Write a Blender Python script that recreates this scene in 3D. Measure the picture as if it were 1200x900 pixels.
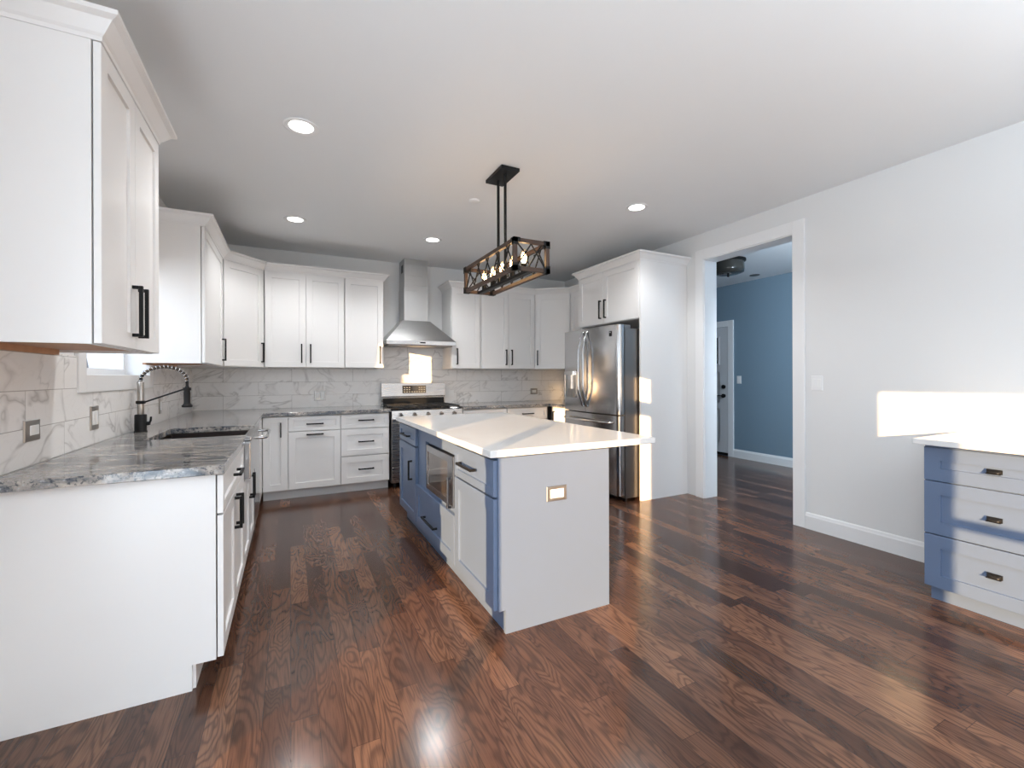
import bpy, math, random
from mathutils import Vector, Matrix
random.seed(7)
for o in list(bpy.data.objects): bpy.data.objects.remove(o, do_unlink=True)
S = bpy.context.scene
COL = S.collection
PI = math.pi

# ------------------------------------------------------------------ camera
XL, XR, YB, C = -0.958, 3.864, 5.864, 2.769
CAMH, TH, ROLL = 1.2695, 0.4642, 0.0031
cam = bpy.data.cameras.new('camera'); cam.sensor_width = 36; cam.sensor_fit = 'HORIZONTAL'
cam.lens = 520.0 / 1200 * 36; cam.shift_y = -8 / 1200; cam.clip_start = 0.02
camo = bpy.data.objects.new('camera', cam); COL.objects.link(camo)
R0 = Vector((math.cos(TH), -math.sin(TH), 0)); U0 = Vector((0, 0, 1)); F0 = Vector((math.sin(TH), math.cos(TH), 0))
R1 = R0 * math.cos(ROLL) - U0 * math.sin(ROLL); U1 = R0 * math.sin(ROLL) + U0 * math.cos(ROLL)
camo.matrix_world = Matrix(((R1.x, U1.x, -F0.x, 0), (R1.y, U1.y, -F0.y, 0), (R1.z, U1.z, -F0.z, CAMH), (0, 0, 0, 1)))
S.camera = camo
S.view_settings.view_transform = 'Standard'; S.view_settings.look = 'None'
S.view_settings.gamma = 1; S.view_settings.use_curve_mapping = False
S.view_settings.exposure = 0.12

# ------------------------------------------------------------------ light
def new_light(name, kind, loc, power, color=(1, 1, 1), d=None, **k):
    l = bpy.data.lights.new(name, kind); l.energy = power; l.color = color
    for a, b in k.items(): setattr(l, a, b)
    o = bpy.data.objects.new(name, l); COL.objects.link(o); o.location = loc
    if d: o.rotation_euler = Vector(d).to_track_quat('-Z', 'Y').to_euler()
    return o
new_light('sun', 'SUN', (-6, -6, 4), 15.0, (1, 0.64, 0.32), (1, 0.98, -0.187), angle=math.radians(0.3))
DAY = (0.77, 0.89, 1.0)
# daylight entering by the openings of the dining end and the sink window, mostly tilted up like light off bright ground
new_light('daylight_patio', 'AREA', (-1.20, 0.04, 1.05), 66, DAY, (1, 0.25, 0.25), shape='RECTANGLE', size=1.9, size_y=2.0)
new_light('daylight_dining', 'AREA', (-1.20, -3.6, 1.4), 30, DAY, (1, 0, 0.3), shape='RECTANGLE', size=0.95, size_y=1.35)
new_light('daylight_front', 'AREA', (1.45, -4.42, 1.45), 22, DAY, (0, 1, 0.3), shape='RECTANGLE', size=3.9, size_y=1.9)
new_light('ceiling_fill', 'AREA', (1.45, -1.45, 2.1), 140, DAY, (0, 0.0, 1), shape='RECTANGLE', size=3.4, size_y=3.0)  # added fill lamp aimed at the ceiling, not a source of the room
new_light('daylight_sink_window', 'AREA', (-1.95, 2.75, 2.15), 30, (0.84, 0.92, 1), (1, 0.55, -0.42), shape='RECTANGLE', size=1.3, size_y=1.0)
new_light('hall_fill', 'AREA', (4.16, 1.85, 2.2), 74, DAY, (1, 0.10, -0.45), shape='RECTANGLE', size=0.7, size_y=0.6)  # added fill lamp for the hall, no window stands behind it
W = bpy.data.worlds.new('sky'); S.world = W; W.use_nodes = True
wn = W.node_tree.nodes; wl = W.node_tree.links; wn.clear()
wo = wn.new('ShaderNodeOutputWorld'); wb = wn.new('ShaderNodeBackground'); wb.inputs[1].default_value = 1.25
wt = wn.new('ShaderNodeTexCoord'); ws = wn.new('ShaderNodeSeparateXYZ'); wr = wn.new('ShaderNodeValToRGB')
wl.new(wt.outputs['Generated'], ws.inputs[0]); wl.new(ws.outputs[2], wr.inputs[0])
wr.color_ramp.elements[0].position = 0.0; wr.color_ramp.elements[0].color = (0.82, 0.90, 1, 1)
wr.color_ramp.elements[1].position = 0.6; wr.color_ramp.elements[1].color = (0.42, 0.66, 1, 1)
wl.new(wr.outputs[0], wb.inputs[0]); wl.new(wb.outputs[0], wo.inputs[0])

# ------------------------------------------------------------------ materials
class NT:
    def __init__(s, name):
        s.m = bpy.data.materials.new(name); s.m.use_nodes = True
        s.n = s.m.node_tree.nodes; s.l = s.m.node_tree.links
        s.b = s.n['Principled BSDF']; s.out = s.n['Material Output']
    def node(s, t, ins=None, **k):
        x = s.n.new(t)
        for a, b in k.items(): setattr(x, a, b)
        for a, b in (ins or {}).items():
            if isinstance(b, bpy.types.NodeSocket): s.l.new(b, x.inputs[a])
            else: x.inputs[a].default_value = b
        return x
    def math(s, op, a, b=None, c=None):
        ins = {0: a}
        if b is not None: ins[1] = b
        if c is not None: ins[2] = c
        return s.node('ShaderNodeMath', ins, operation=op).outputs[0]
    def vec(s, x, y, z=0.0): return s.node('ShaderNodeCombineXYZ', {0: x, 1: y, 2: z}).outputs[0]
    def pos(s):
        g = s.node('ShaderNodeNewGeometry'); return s.node('ShaderNodeSeparateXYZ', {0: g.outputs['Position']}).outputs
    def noise(s, v, scale=5.0, detail=2.0, rough=0.5, dist=0.0):
        return s.node('ShaderNodeTexNoise', {'Vector': v, 'Scale': scale, 'Detail': detail, 'Roughness': rough, 'Distortion': dist}).outputs
    def ramp(s, f, stops):
        r = s.node('ShaderNodeValToRGB', {0: f}); e = r.color_ramp.elements
        while len(e) < len(stops): e.new(0.5)
        for x, (p, c) in zip(e, stops): x.position = p; x.color = (*c, 1) if len(c) == 3 else c
        return r.outputs[0]
    def mix(s, f, a, b, mode='MIX'):
        x = s.node('ShaderNodeMix', data_type='RGBA', blend_type=mode)
        for i, v in ((0, f), (6, a), (7, b)):
            if isinstance(v, bpy.types.NodeSocket): s.l.new(v, x.inputs[i])
            else: x.inputs[i].default_value = v if i == 0 else (*v, 1)
        return x.outputs[2]
    def set(s, **k):
        for a, v in k.items():
            a = {'color': 'Base Color', 'rough': 'Roughness', 'metal': 'Metallic', 'spec': 'Specular IOR Level', 'normal': 'Normal', 'coat': 'Coat Weight', 'coat_rough': 'Coat Roughness'}[a]
            if isinstance(v, bpy.types.NodeSocket): s.l.new(v, s.b.inputs[a])
            else: s.b.inputs[a].default_value = (*v, 1) if isinstance(v, tuple) else v
        return s
    def bump(s, h, strength=0.1, dist=0.01):
        return s.node('ShaderNodeBump', {'Height': h, 'Strength': strength, 'Distance': dist}).outputs[0]

def plain(name, color, rough=0.4, metal=0.0, var=0.03, spec=0.5, scale=6.0):
    t = NT(name); g = t.node('ShaderNodeNewGeometry').outputs['Position']
    n = t.noise(g, scale, 3.0)[0]
    a = tuple(c * (1 - var) for c in color); b = tuple(min(1, c * (1 + var)) for c in color)
    t.set(color=t.mix(n, a, b), rough=rough, metal=metal, spec=spec)
    return t
def paint(name, color, rough, bump=0.04, scale=260.0):
    t = plain(name, color, rough, var=0.012, scale=2.0)
    g = t.node('ShaderNodeNewGeometry').outputs['Position']
    t.set(normal=t.bump(t.noise(g, scale, 2.0)[0], bump, 0.001)); return t.m
def emit(name, color, strength):
    t = NT(name); e = t.node('ShaderNodeEmission', {0: (*color, 1), 1: strength}); t.l.new(e.outputs[0], t.out.inputs[0]); return t.m

WALLP = paint('wall_paint', (0.77, 0.77, 0.765), 0.6)
CEILP = paint('ceiling_paint', (0.835, 0.85, 0.86), 0.75)
TRIMP = paint('trim_paint', (0.84, 0.84, 0.84), 0.35, 0.02)
CABW = paint('white_cabinet_paint', (0.82, 0.81, 0.80), 0.28, 0.015)
CABB = paint('slate_blue_cabinet_paint', (0.116, 0.163, 0.258), 0.33, 0.015)
ISLP = paint('sunlit_blue_paint', (0.122, 0.164, 0.246), 0.33, 0.015)  # slate blue cabinet paint again, with sunlit greyness put into its colour
HALLP = paint('blue_wall_paint', (0.20, 0.285, 0.355), 0.6)
DOORP = paint('hall_door_paint', (0.62, 0.62, 0.63), 0.4, 0.02)
BLACK = plain('black_metal', (0.009, 0.009, 0.0095), 0.45, spec=0.25).m
GAP = plain('dark_gap', (0.02, 0.02, 0.02), 0.8).m
GRATE = plain('cast_iron', (0.018, 0.017, 0.016), 0.5).m
NICKEL = plain('brushed_nickel', (0.42, 0.39, 0.36), 0.3, 1.0).m
HANDLE = plain('polished_handle_steel', (0.40, 0.40, 0.405), 0.12, 1.0).m
CHROME = plain('chrome', (0.75, 0.75, 0.75), 0.08, 1.0).m
PLASTIC = plain('white_plastic', (0.85, 0.85, 0.84), 0.35).m
DGLASS = plain('black_glass', (0.012, 0.012, 0.014), 0.06).m
UWOOD = plain('raw_wood', (0.55, 0.30, 0.17), 0.55, var=0.15, scale=18).m
DWOOD = plain('dark_timber', (0.055, 0.028, 0.017), 0.5, var=0.35, scale=14).m
QUARTZ = plain('white_quartz', (0.70, 0.70, 0.695), 0.14, var=0.02, scale=9).m
OUTG = plain('pale_ground', (0.55, 0.57, 0.55), 0.9, var=0.1).m
BARK = plain('pale_bark', (0.30, 0.30, 0.32), 0.9, var=0.1).m

def steel(name, color=(0.50, 0.50, 0.505), rough=0.17):
    t = NT(name); p = t.pos()
    s = t.noise(t.vec(t.math('MULTIPLY', p[0], 1.5), t.math('MULTIPLY', p[1], 1.5), t.math('MULTIPLY', p[2], 220.0)), 1.0, 2.0)[0]
    t.set(color=color, metal=1.0, rough=t.math('MULTIPLY_ADD', s, 0.12, rough - 0.06)); return t.m
STEEL = steel('stainless_steel')
RSTEEL = steel('range_steel', (0.43, 0.405, 0.385), 0.27)
STEELD = steel('dark_steel', (0.24, 0.23, 0.225), 0.38)
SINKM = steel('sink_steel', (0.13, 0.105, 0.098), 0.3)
HOODM = steel('hood_steel', (0.46, 0.46, 0.455), 0.3)

def glass(name, tint=(1, 1, 1), refl=0.07):
    t = NT(name); a = t.node('ShaderNodeBsdfTransparent', {0: (*tint, 1)}); b = t.node('ShaderNodeBsdfGlossy', {'Roughness': 0.02})
    m = t.node('ShaderNodeMixShader', {0: refl, 1: a.outputs[0], 2: b.outputs[0]}); t.l.new(m.outputs[0], t.out.inputs[0]); return t.m
GLASS = glass('window_glass')
BULBG = glass('bulb_glass', (1, 0.93, 0.82), 0.08)

def floor_mat():
    t = NT('dark_oak_floor'); p = t.pos()
    w, L = 0.094, 0.95
    xi = t.math('DIVIDE', p[0], w); row = t.math('FLOOR', xi); fx = t.math('FRACT', xi)
    rn = t.node('ShaderNodeTexWhiteNoise', {'W': row}, noise_dimensions='1D').outputs[0]
    yi = t.math('ADD', t.math('DIVIDE', p[1], L), t.math('MULTIPLY', rn, 17.3)); idn = t.math('FLOOR', yi); fy = t.math('FRACT', yi)
    wn_ = t.node('ShaderNodeTexWhiteNoise', {'Vector': t.vec(row, idn, 0.0)}, noise_dimensions='2D').outputs
    r = wn_[0]; rc = t.node('ShaderNodeSeparateColor', {0: wn_[1]}).outputs
    gv = t.vec(t.math('MULTIPLY_ADD', r, 40.0, t.math('MULTIPLY', p[0], 9.0)), t.math('MULTIPLY_ADD', rc[1], 40.0, t.math('MULTIPLY', p[1], 1.9)), t.math('MULTIPLY', rc[2], 9.0))
    n1 = t.noise(gv, 1.0, 1.6, 0.45, 0.6)[0]
    ring = t.math('SINE', t.math('MULTIPLY', n1, 96.0))
    ring = t.ramp(t.math('MULTIPLY_ADD', ring, 0.5, 0.5), [(0.0, (0, 0, 0)), (0.42, (0.75, 0.75, 0.75)), (1.0, (1, 1, 1))])
    fine = t.noise(t.vec(t.math('MULTIPLY', p[0], 230.0), t.math('MULTIPLY', p[1], 9.0), r), 1.0, 2.0)[0]
    blot = t.noise(t.vec(t.math('MULTIPLY', p[0], 1.6), p[1], 0.0), 1.7, 2.0)[0]
    base = t.ramp(r, [(0.0, (0.070, 0.032, 0.020)), (0.3, (0.120, 0.055, 0.033)), (0.7, (0.165, 0.078, 0.045)), (1.0, (0.260, 0.125, 0.070))])
    dark = t.mix(0.54, base, (0.020, 0.010, 0.008))
    c = t.mix(ring, dark, base)
    c = t.mix(t.math('MULTIPLY', t.ramp(fine, [(0.45, (0, 0, 0)), (0.7, (1, 1, 1))]), 0.45), c, (0.025, 0.010, 0.007))
    c = t.mix(t.math('MULTIPLY', t.ramp(blot, [(0.5, (0, 0, 0)), (0.75, (1, 1, 1))]), 0.35), c, (0.05, 0.024, 0.017))
    gx = t.math('MINIMUM', fx, t.math('SUBTRACT', 1.0, fx)); gy = t.math('MULTIPLY', t.math('MINIMUM', fy, t.math('SUBTRACT', 1.0, fy)), L / w)
    gap = t.math('LESS_THAN', t.math('MINIMUM', gx, gy), 0.012)
    c = t.mix(t.math('MULTIPLY', gap, 0.6), c, (0.012, 0.006, 0.005))
    h = t.math('ADD', t.math('MULTIPLY', ring, 0.5), t.math('MULTIPLY', gap, -1.2))
    t.set(color=c, rough=t.math('MULTIPLY_ADD', fine, 0.08, 0.145), spec=0.42); return t.m
FLOORM = floor_mat()

def granite_mat():
    t = NT('grey_granite'); p = t.pos()
    v = t.vec(t.math('MULTIPLY', p[0], 2.2), t.math('MULTIPLY_ADD', p[0], 1.4, t.math('MULTIPLY', p[1], 7.0)), t.math('MULTIPLY', p[2], 6.0))
    n = t.noise(v, 2.4, 6.0, 0.62, 0.8)[0]
    s = t.noise(t.vec(p[0], p[1], p[2]), 70.0, 3.0, 0.7)[0]
    c = t.ramp(n, [(0.32, (0.03, 0.055, 0.09)), (0.43, (0.14, 0.15, 0.165)), (0.535, (0.36, 0.33, 0.30)), (0.70, (0.62, 0.56, 0.50))])
    c = t.mix(t.ramp(s, [(0.52, (0, 0, 0)), (0.62, (0.85, 0.85, 0.85))]), c, (0.030, 0.042, 0.062))
    c = t.mix(t.ramp(s, [(0.30, (0.6, 0.6, 0.6)), (0.40, (0, 0, 0))]), c, (0.52, 0.53, 0.55))
    t.set(color=c, rough=0.08, spec=0.75); return t.m
GRANITE = granite_mat()

def tile_mat(name, axis, joint, tone):
    t = NT(name); p = t.pos(); u = p[axis]
    h, L = 0.1535, 0.684
    zi = t.math('DIVIDE', t.math('SUBTRACT', p[2], 0.914), h); row = t.math('FLOOR', zi); fz = t.math('FRACT', zi)
    odd = t.math('MULTIPLY', t.math('MODULO', t.math('ABSOLUTE', row), 2.0), 0.5)
    ui = t.math('ADD', t.math('DIVIDE', t.math('SUBTRACT', u, joint), L), odd); idn = t.math('FLOOR', ui); fu = t.math('FRACT', ui)
    wn_ = t.node('ShaderNodeTexWhiteNoise', {'Vector': t.vec(row, idn, 0.0)}, noise_dimensions='2D').outputs
    r = wn_[0]; rc = t.node('ShaderNodeSeparateColor', {0: wn_[1]}).outputs
    sx = t.math('MULTIPLY_ADD', rc[1], 23.0, t.math('MULTIPLY_ADD', p[2], t.math('MULTIPLY_ADD', rc[2], 2.4, -1.9), u))
    v = t.vec(sx, t.math('MULTIPLY_ADD', r, 31.0, t.math('MULTIPLY', p[2], 1.1)), t.math('MULTIPLY', rc[0], 11.0))
    n = t.noise(v, 3.1, 3.0, 0.55, 0.5)[0]; n2 = t.noise(v, 9.0, 2.0, 0.5, 0.4)[0]; n3 = t.noise(v, 2.0, 2.0)[0]
    vein = t.ramp(t.math('ABSOLUTE', t.math('SUBTRACT', n, 0.5)), [(0.0, (1, 1, 1)), (0.010, (0.5, 0.5, 0.5)), (0.038, (0, 0, 0))])
    v2 = t.ramp(t.math('ABSOLUTE', t.math('SUBTRACT', n2, 0.5)), [(0.0, (0.5, 0.5, 0.5)), (0.02, (0, 0, 0))])
    c = t.mix(n3, tuple(x * 0.93 for x in tone), tone)
    c = t.mix(t.math('MULTIPLY', vein, t.ramp(n3, [(0.38, (0.15, 0.15, 0.15)), (0.6, (0.85, 0.85, 0.85))])), c, (0.50, 0.48, 0.465))
    c = t.mix(t.math('MULTIPLY', v2, 0.14), c, (0.42, 0.37, 0.32))
    gz = t.math('MULTIPLY', t.math('MINIMUM', fz, t.math('SUBTRACT', 1.0, fz)), h); gu = t.math('MULTIPLY', t.math('MINIMUM', fu, t.math('SUBTRACT', 1.0, fu)), L)
    gap = t.math('LESS_THAN', t.math('MINIMUM', gz, gu), 0.0016)
    c = t.mix(t.math('MULTIPLY', gap, 0.75), c, (0.33, 0.31, 0.29))
    t.set(color=c, rough=0.22, normal=t.bump(gap, -0.25, 0.002)); return t.m
TILEL = tile_mat('marble_tile_left', 1, 2.805, (0.91, 0.895, 0.88))
TILEB = tile_mat('marble_tile_back', 0, 0.020, (0.91, 0.895, 0.88))

# ------------------------------------------------------------------ mesh helpers
ZH = Vector((0, 0, 1))
class Fr:                                     # a cabinet front: u along the run, z up, n out of the face
    def __init__(s, o, u, n): s.o = Vector((o[0], o[1], 0)); s.u = Vector((u[0], u[1], 0)).normalized(); s.n = Vector((n[0], n[1], 0)).normalized()
    def p(s, u, z, n): return s.o + s.u * u + s.n * n + ZH * z
class MB:
    def __init__(s): s.v = []; s.f = []; s.sm = []
    def add(s, vs, fs, smooth=False):
        b = len(s.v); s.v += [Vector(x) for x in vs]; s.f += [[b + i for i in f] for f in fs]; s.sm += [smooth] * len(fs); return s
    def hexa(s, q):
        return s.add(q, [(0, 3, 2, 1), (4, 5, 6, 7), (0, 1, 5, 4), (1, 2, 6, 5), (2, 3, 7, 6), (3, 0, 4, 7)])
    def box(s, x0, x1, y0, y1, z0, z1):
        return s.hexa([(x0, y0, z0), (x1, y0, z0), (x1, y1, z0), (x0, y1, z0), (x0, y0, z1), (x1, y0, z1), (x1, y1, z1), (x0, y1, z1)])
    def fbox(s, F, u0, u1, z0, z1, n0, n1):
        return s.hexa([F.p(u0, z0, n0), F.p(u1, z0, n0), F.p(u1, z0, n1), F.p(u0, z0, n1), F.p(u0, z1, n0), F.p(u1, z1, n0), F.p(u1, z1, n1), F.p(u0, z1, n1)])
    def prism(s, poly, z0, z1):
        n = len(poly)
        return s.add([(x, y, z0) for x, y in poly] + [(x, y, z1) for x, y in poly],
                     [tuple(reversed(range(n))), tuple(range(n, 2 * n))] + [(i, (i + 1) % n, n + (i + 1) % n, n + i) for i in range(n)])
    def loft(s, rings, cap=True, smooth=False, closed=True):
        n = len(rings[0]); vs = [p for r in rings for p in r]; fs = []
        for k in range(len(rings) - 1):
            for i in range(n if closed else n - 1):
                j = (i + 1) % n; fs.append((k * n + i, k * n + j, (k + 1) * n + j, (k + 1) * n + i))
        s.add(vs, fs, smooth)
        if cap: s.add(rings[0], [tuple(reversed(range(n)))]); s.add(rings[-1], [tuple(range(n))])
        return s
    def cyl(s, a, b, r, r2=None, n=16, smooth=True):
        a = Vector(a); b = Vector(b); d = (b - a).normalized(); t = d.orthogonal().normalized(); w = d.cross(t); r2 = r if r2 is None else r2
        ring = lambda c, q: [c + t * (q * math.cos(2 * PI * i / n)) + w * (q * math.sin(2 * PI * i / n)) for i in range(n)]
        return s.loft([ring(a, r), ring(b, r2)], True, smooth)
    def tube(s, pts, r, n=8, cap=True):
        pts = [Vector(p) for p in pts]; rings = []; t = None
        for i, p in enumerate(pts):
            d = (pts[min(i + 1, len(pts) - 1)] - pts[max(i - 1, 0)]).normalized()
            if t is None: t = d.orthogonal().normalized()
            t = (t - d * t.dot(d)).normalized(); w = d.cross(t)
            rr = r[i] if isinstance(r, (list, tuple)) else r
            rings.append([p + t * (rr * math.cos(2 * PI * k / n)) + w * (rr * math.sin(2 * PI * k / n)) for k in range(n)])
        return s.loft(rings, cap, True)
    def lathe(s, c, prof, n=24, smooth=True):
        c = Vector(c); return s.loft([[c + Vector((r * math.cos(2 * PI * i / n), r * math.sin(2 * PI * i / n), z)) for i in range(n)] for r, z in prof], True, smooth)
    def shaker(s, F, u0, u1, z0, z1, rail=0.062, t=0.021, rec=0.010):
        P = F.p; ins = 0.0015
        a, b, c, d = u0 + rail, u1 - rail, z0 + rail, z1 - rail
        R = lambda A, B, Cc, D, n: [P(A, Cc, n), P(B, Cc, n), P(B, D, n), P(A, D, n)]
        e = 0.0015
        vs = R(u0, u1, z0, z1, -t) + R(u0, u1, z0, z1, -e) + R(u0 + e, u1 - e, z0 + e, z1 - e, 0) + R(a, b, c, d, 0) + R(a + ins, b - ins, c + ins, d - ins, -rec)
        fs = [(3, 2, 1, 0), (16, 17, 18, 19)]
        for k in range(4):
            for i in range(4): j = (i + 1) % 4; fs.append((k * 4 + i, k * 4 + j, k * 4 + 4 + j, k * 4 + 4 + i))
        return s.add(vs, fs)
    def slab(s, F, u0, u1, z0, z1, n0, n1, e=0.002):
        P = F.p; R = lambda A, B, Cc, D, n: [P(A, Cc, n), P(B, Cc, n), P(B, D, n), P(A, D, n)]
        return s.loft([R(u0, u1, z0, z1, n0), R(u0, u1, z0, z1, n1 - e), R(u0 + e, u1 - e, z0 + e, z1 - e, n1)])
    def pull(s, F, u, z, L, vert, off=0.035, w=0.0135):
        h = L / 2
        if vert:
            s.fbox(F, u - w / 2, u + w / 2, z - h, z + h, off - w, off)
            for k in (-1, 1): s.fbox(F, u - w / 2, u + w / 2, z + k * (h - w / 2) - w / 2, z + k * (h - w / 2) + w / 2, -0.001, off - w)
        else:
            s.fbox(F, u - h, u + h, z - w / 2, z + w / 2, off - w, off)
            for k in (-1, 1): s.fbox(F, u + k * (h - w / 2) - w / 2, u + k * (h - w / 2) + w / 2, z - w / 2, z + w / 2, -0.001, off - w)
        return s
    def sweep(s, path, prof, side=1):                # profile (n, z) along a plan polyline, mitred; side=1: out is to the right
        path = [Vector((p[0], p[1])) for p in path]; rings = []
        nor = lambda a, b: Vector(((b - a).y, -(b - a).x)).normalized() * side
        for i, p in enumerate(path):
            ns = []
            if i > 0: ns.append(nor(path[i - 1], p))
            if i < len(path) - 1: ns.append(nor(p, path[i + 1]))
            m = sum(ns, Vector((0, 0))); m = m / m.length; k = 1 / m.dot(ns[0])
            rings.append([(p.x + m.x * k * n, p.y + m.y * k * n, z) for n, z in prof])
        return s.loft(rings)

ROOT = {}
def mesh_obj(name, mb, mat, origin, bevel=0.0):
    me = bpy.data.meshes.new(name); o0 = Vector(origin)
    me.from_pydata([v - o0 for v in mb.v], [], mb.f); me.polygons.foreach_set('use_smooth', mb.sm)
    me.materials.append(mat); me.update()
    import bmesh
    bm = bmesh.new(); bm.from_mesh(me); bmesh.ops.recalc_face_normals(bm, faces=bm.faces); bm.to_mesh(me); bm.free()
    o = bpy.data.objects.new(name, me); COL.objects.link(o)
    if bevel:
        b = o.modifiers.new('bevel', 'BEVEL'); b.width = bevel; b.segments = 2; b.limit_method = 'ANGLE'; b.angle_limit = math.radians(40)
    return o
def thing(name, label, cat, loc, group=None):
    o = bpy.data.objects.new(name, None); COL.objects.link(o); o.location = loc; o.empty_display_size = 0.05
    o['label'] = label; o['category'] = cat
    if group: o['group'] = group
    ROOT[o] = Vector(loc); return o
def part(name, mb, mat, parent, label=None, bevel=0.0):
    o = mesh_obj(name, mb, mat, ROOT[parent], bevel); o.parent = parent; ROOT[o] = ROOT[parent]
    if label: o['label'] = label
    return o
def solo(name, mb, mat, label, cat, loc, group=None, bevel=0.0):
    o = mesh_obj(name, mb, mat, loc, bevel); o.location = loc; o['label'] = label; o['category'] = cat
    if group: o['group'] = group
    ROOT[o] = Vector(loc); return o
def struct(name, mb, mat, parent=None, bevel=0.0):
    if parent: return part(name, mb, mat, parent, bevel=bevel)
    o = mesh_obj(name, mb, mat, (0, 0, 0), bevel); o['kind'] = 'structure'; ROOT[o] = Vector((0, 0, 0)); return o
def copy_tree(o, loc, label):
    c = o.copy(); COL.objects.link(c); c.location = loc; c['label'] = label
    for a in o.children:
        b = a.copy(); COL.objects.link(b); b.parent = c
        for d in a.children: e = d.copy(); COL.objects.link(e); e.parent = b
    return c

# ------------------------------------------------------------------ room shell
YF = -4.2; WT = 0.17; HX = 6.25; HC = 2.72; HY0, HY1 = 1.4, 6.6; DX = 4.025
struct('floor', MB().box(XL - WT, HX + 0.1, YF - 0.2, HY1 + 0.1, -0.1, 0), FLOORM)
struct('ceiling', MB().box(XL - WT, DX, YF - 0.2, YB + 0.2, C, C + 0.12), CEILP)
struct('ceiling_hall', MB().box(DX, HX + 0.1, HY0 - 0.1, HY1 + 0.1, HC, HC + 0.12), CEILP)
# left wall with three openings: sink window, patio door, dining window
W1 = (3.03, 4.20, 1.285, 2.12); PD = (-0.95, 1.06, 0.02, 2.13); W3 = (-4.02, -3.0, 0.66, 2.13)
def wall_x(m, x0, x1, y0, y1, z1, holes):
    ys = y0
    for a, b, c, d in sorted(holes):
        m.box(x0, x1, ys, a, 0, z1)
        if c > 0: m.box(x0, x1, a, b, 0, c)
        m.box(x0, x1, a, b, d, z1); ys = b
    return m.box(x0, x1, ys, y1, 0, z1)
struct('wall_left', wall_x(MB(), XL - WT, XL, YF - 0.2, YB + 0.2, C, [W1, PD, W3]), WALLP)
struct('wall_back', MB().box(XL, DX, YB, YB + 0.2, 0, C), WALLP)
DO = (2.315, 3.245, 0.0, 2.495)
struct('wall_right', wall_x(MB(), XR, DX, YF - 0.2, YB, C, [DO]), WALLP)
fw = MB()
FWIN = [(-0.5, 1.35), (1.55, 3.4)]
xs = XL
for a, b in FWIN:
    fw.box(xs, a, YF - 0.2, YF, 0, C); fw.box(a, b, YF - 0.2, YF, 0, 0.5); fw.box(a, b, YF - 0.2, YF, 2.4, C); xs = b
fw.box(xs, XR, YF - 0.2, YF, 0, C)
struct('wall_front', fw, WALLP)
struct('wall_hall_east', MB().box(HX, HX + 0.1, HY0, HY1, 0, HC), HALLP)
struct('wall_hall_north', MB().box(DX, HX, HY1, HY1 + 0.1, 0, HC), HALLP)
struct('wall_hall_south', MB().box(DX, HX, HY0 - 0.1, HY0, 0, HC), HALLP)
# hall side of the shared wall is the blue paint, as a thin skin over the kitchen wall
struct('wall_hall_west', wall_x(MB(), DX, DX + 0.006, HY0, HY1, HC, [(DO[0] - 0.02, DO[1] + 0.02, 0, DO[3] + 0.02)]), HALLP)

# cased opening
d = MB(); cw = 0.098; t = 0.018
d.box(XR - t, XR, DO[0] - cw + 0.006, DO[0] + 0.006, 0, DO[3] + cw); d.box(XR - t, XR, DO[1] - 0.006, DO[1] + cw - 0.006, 0, DO[3] + cw)
d.box(XR - t, XR, DO[0] + 0.006, DO[1] - 0.006, DO[3] - 0.006, DO[3] + cw)
d.box(XR - 0.004, DX + 0.02, DO[0] - 0.001, DO[0] + 0.014, 0, DO[3]); d.box(XR - 0.004, DX + 0.02, DO[1] - 0.014, DO[1] + 0.001, 0, DO[3])
d.box(XR - 0.004, DX + 0.02, DO[0], DO[1], DO[3] - 0.014, DO[3] + 0.001)
struct('trim_1', d, TRIMP, bevel=0.003)
def base_prof(h): return [(0, 0), (0.016, 0), (0.016, h - 0.03), (0.012, h - 0.02), (0.009, h - 0.008), (0.004, h), (0, h)]
struct('baseboard_right', MB().sweep([(XR, DO[0] - cw + 0.004), (XR, YF)], base_prof(0.135), 1), TRIMP)
struct('baseboard_hall', MB().sweep([(HX, 4.68), (HX, HY0)], base_prof(0.13), 1), TRIMP)
struct('baseboard_left', MB().sweep([(XL, YF), (XL, PD[0] - 0.1)], base_prof(0.135), 1), TRIMP)
struct('baseboard_front', MB().sweep([(XR, YF), (XL, YF)], base_prof(0.135), 1), TRIMP)

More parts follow.
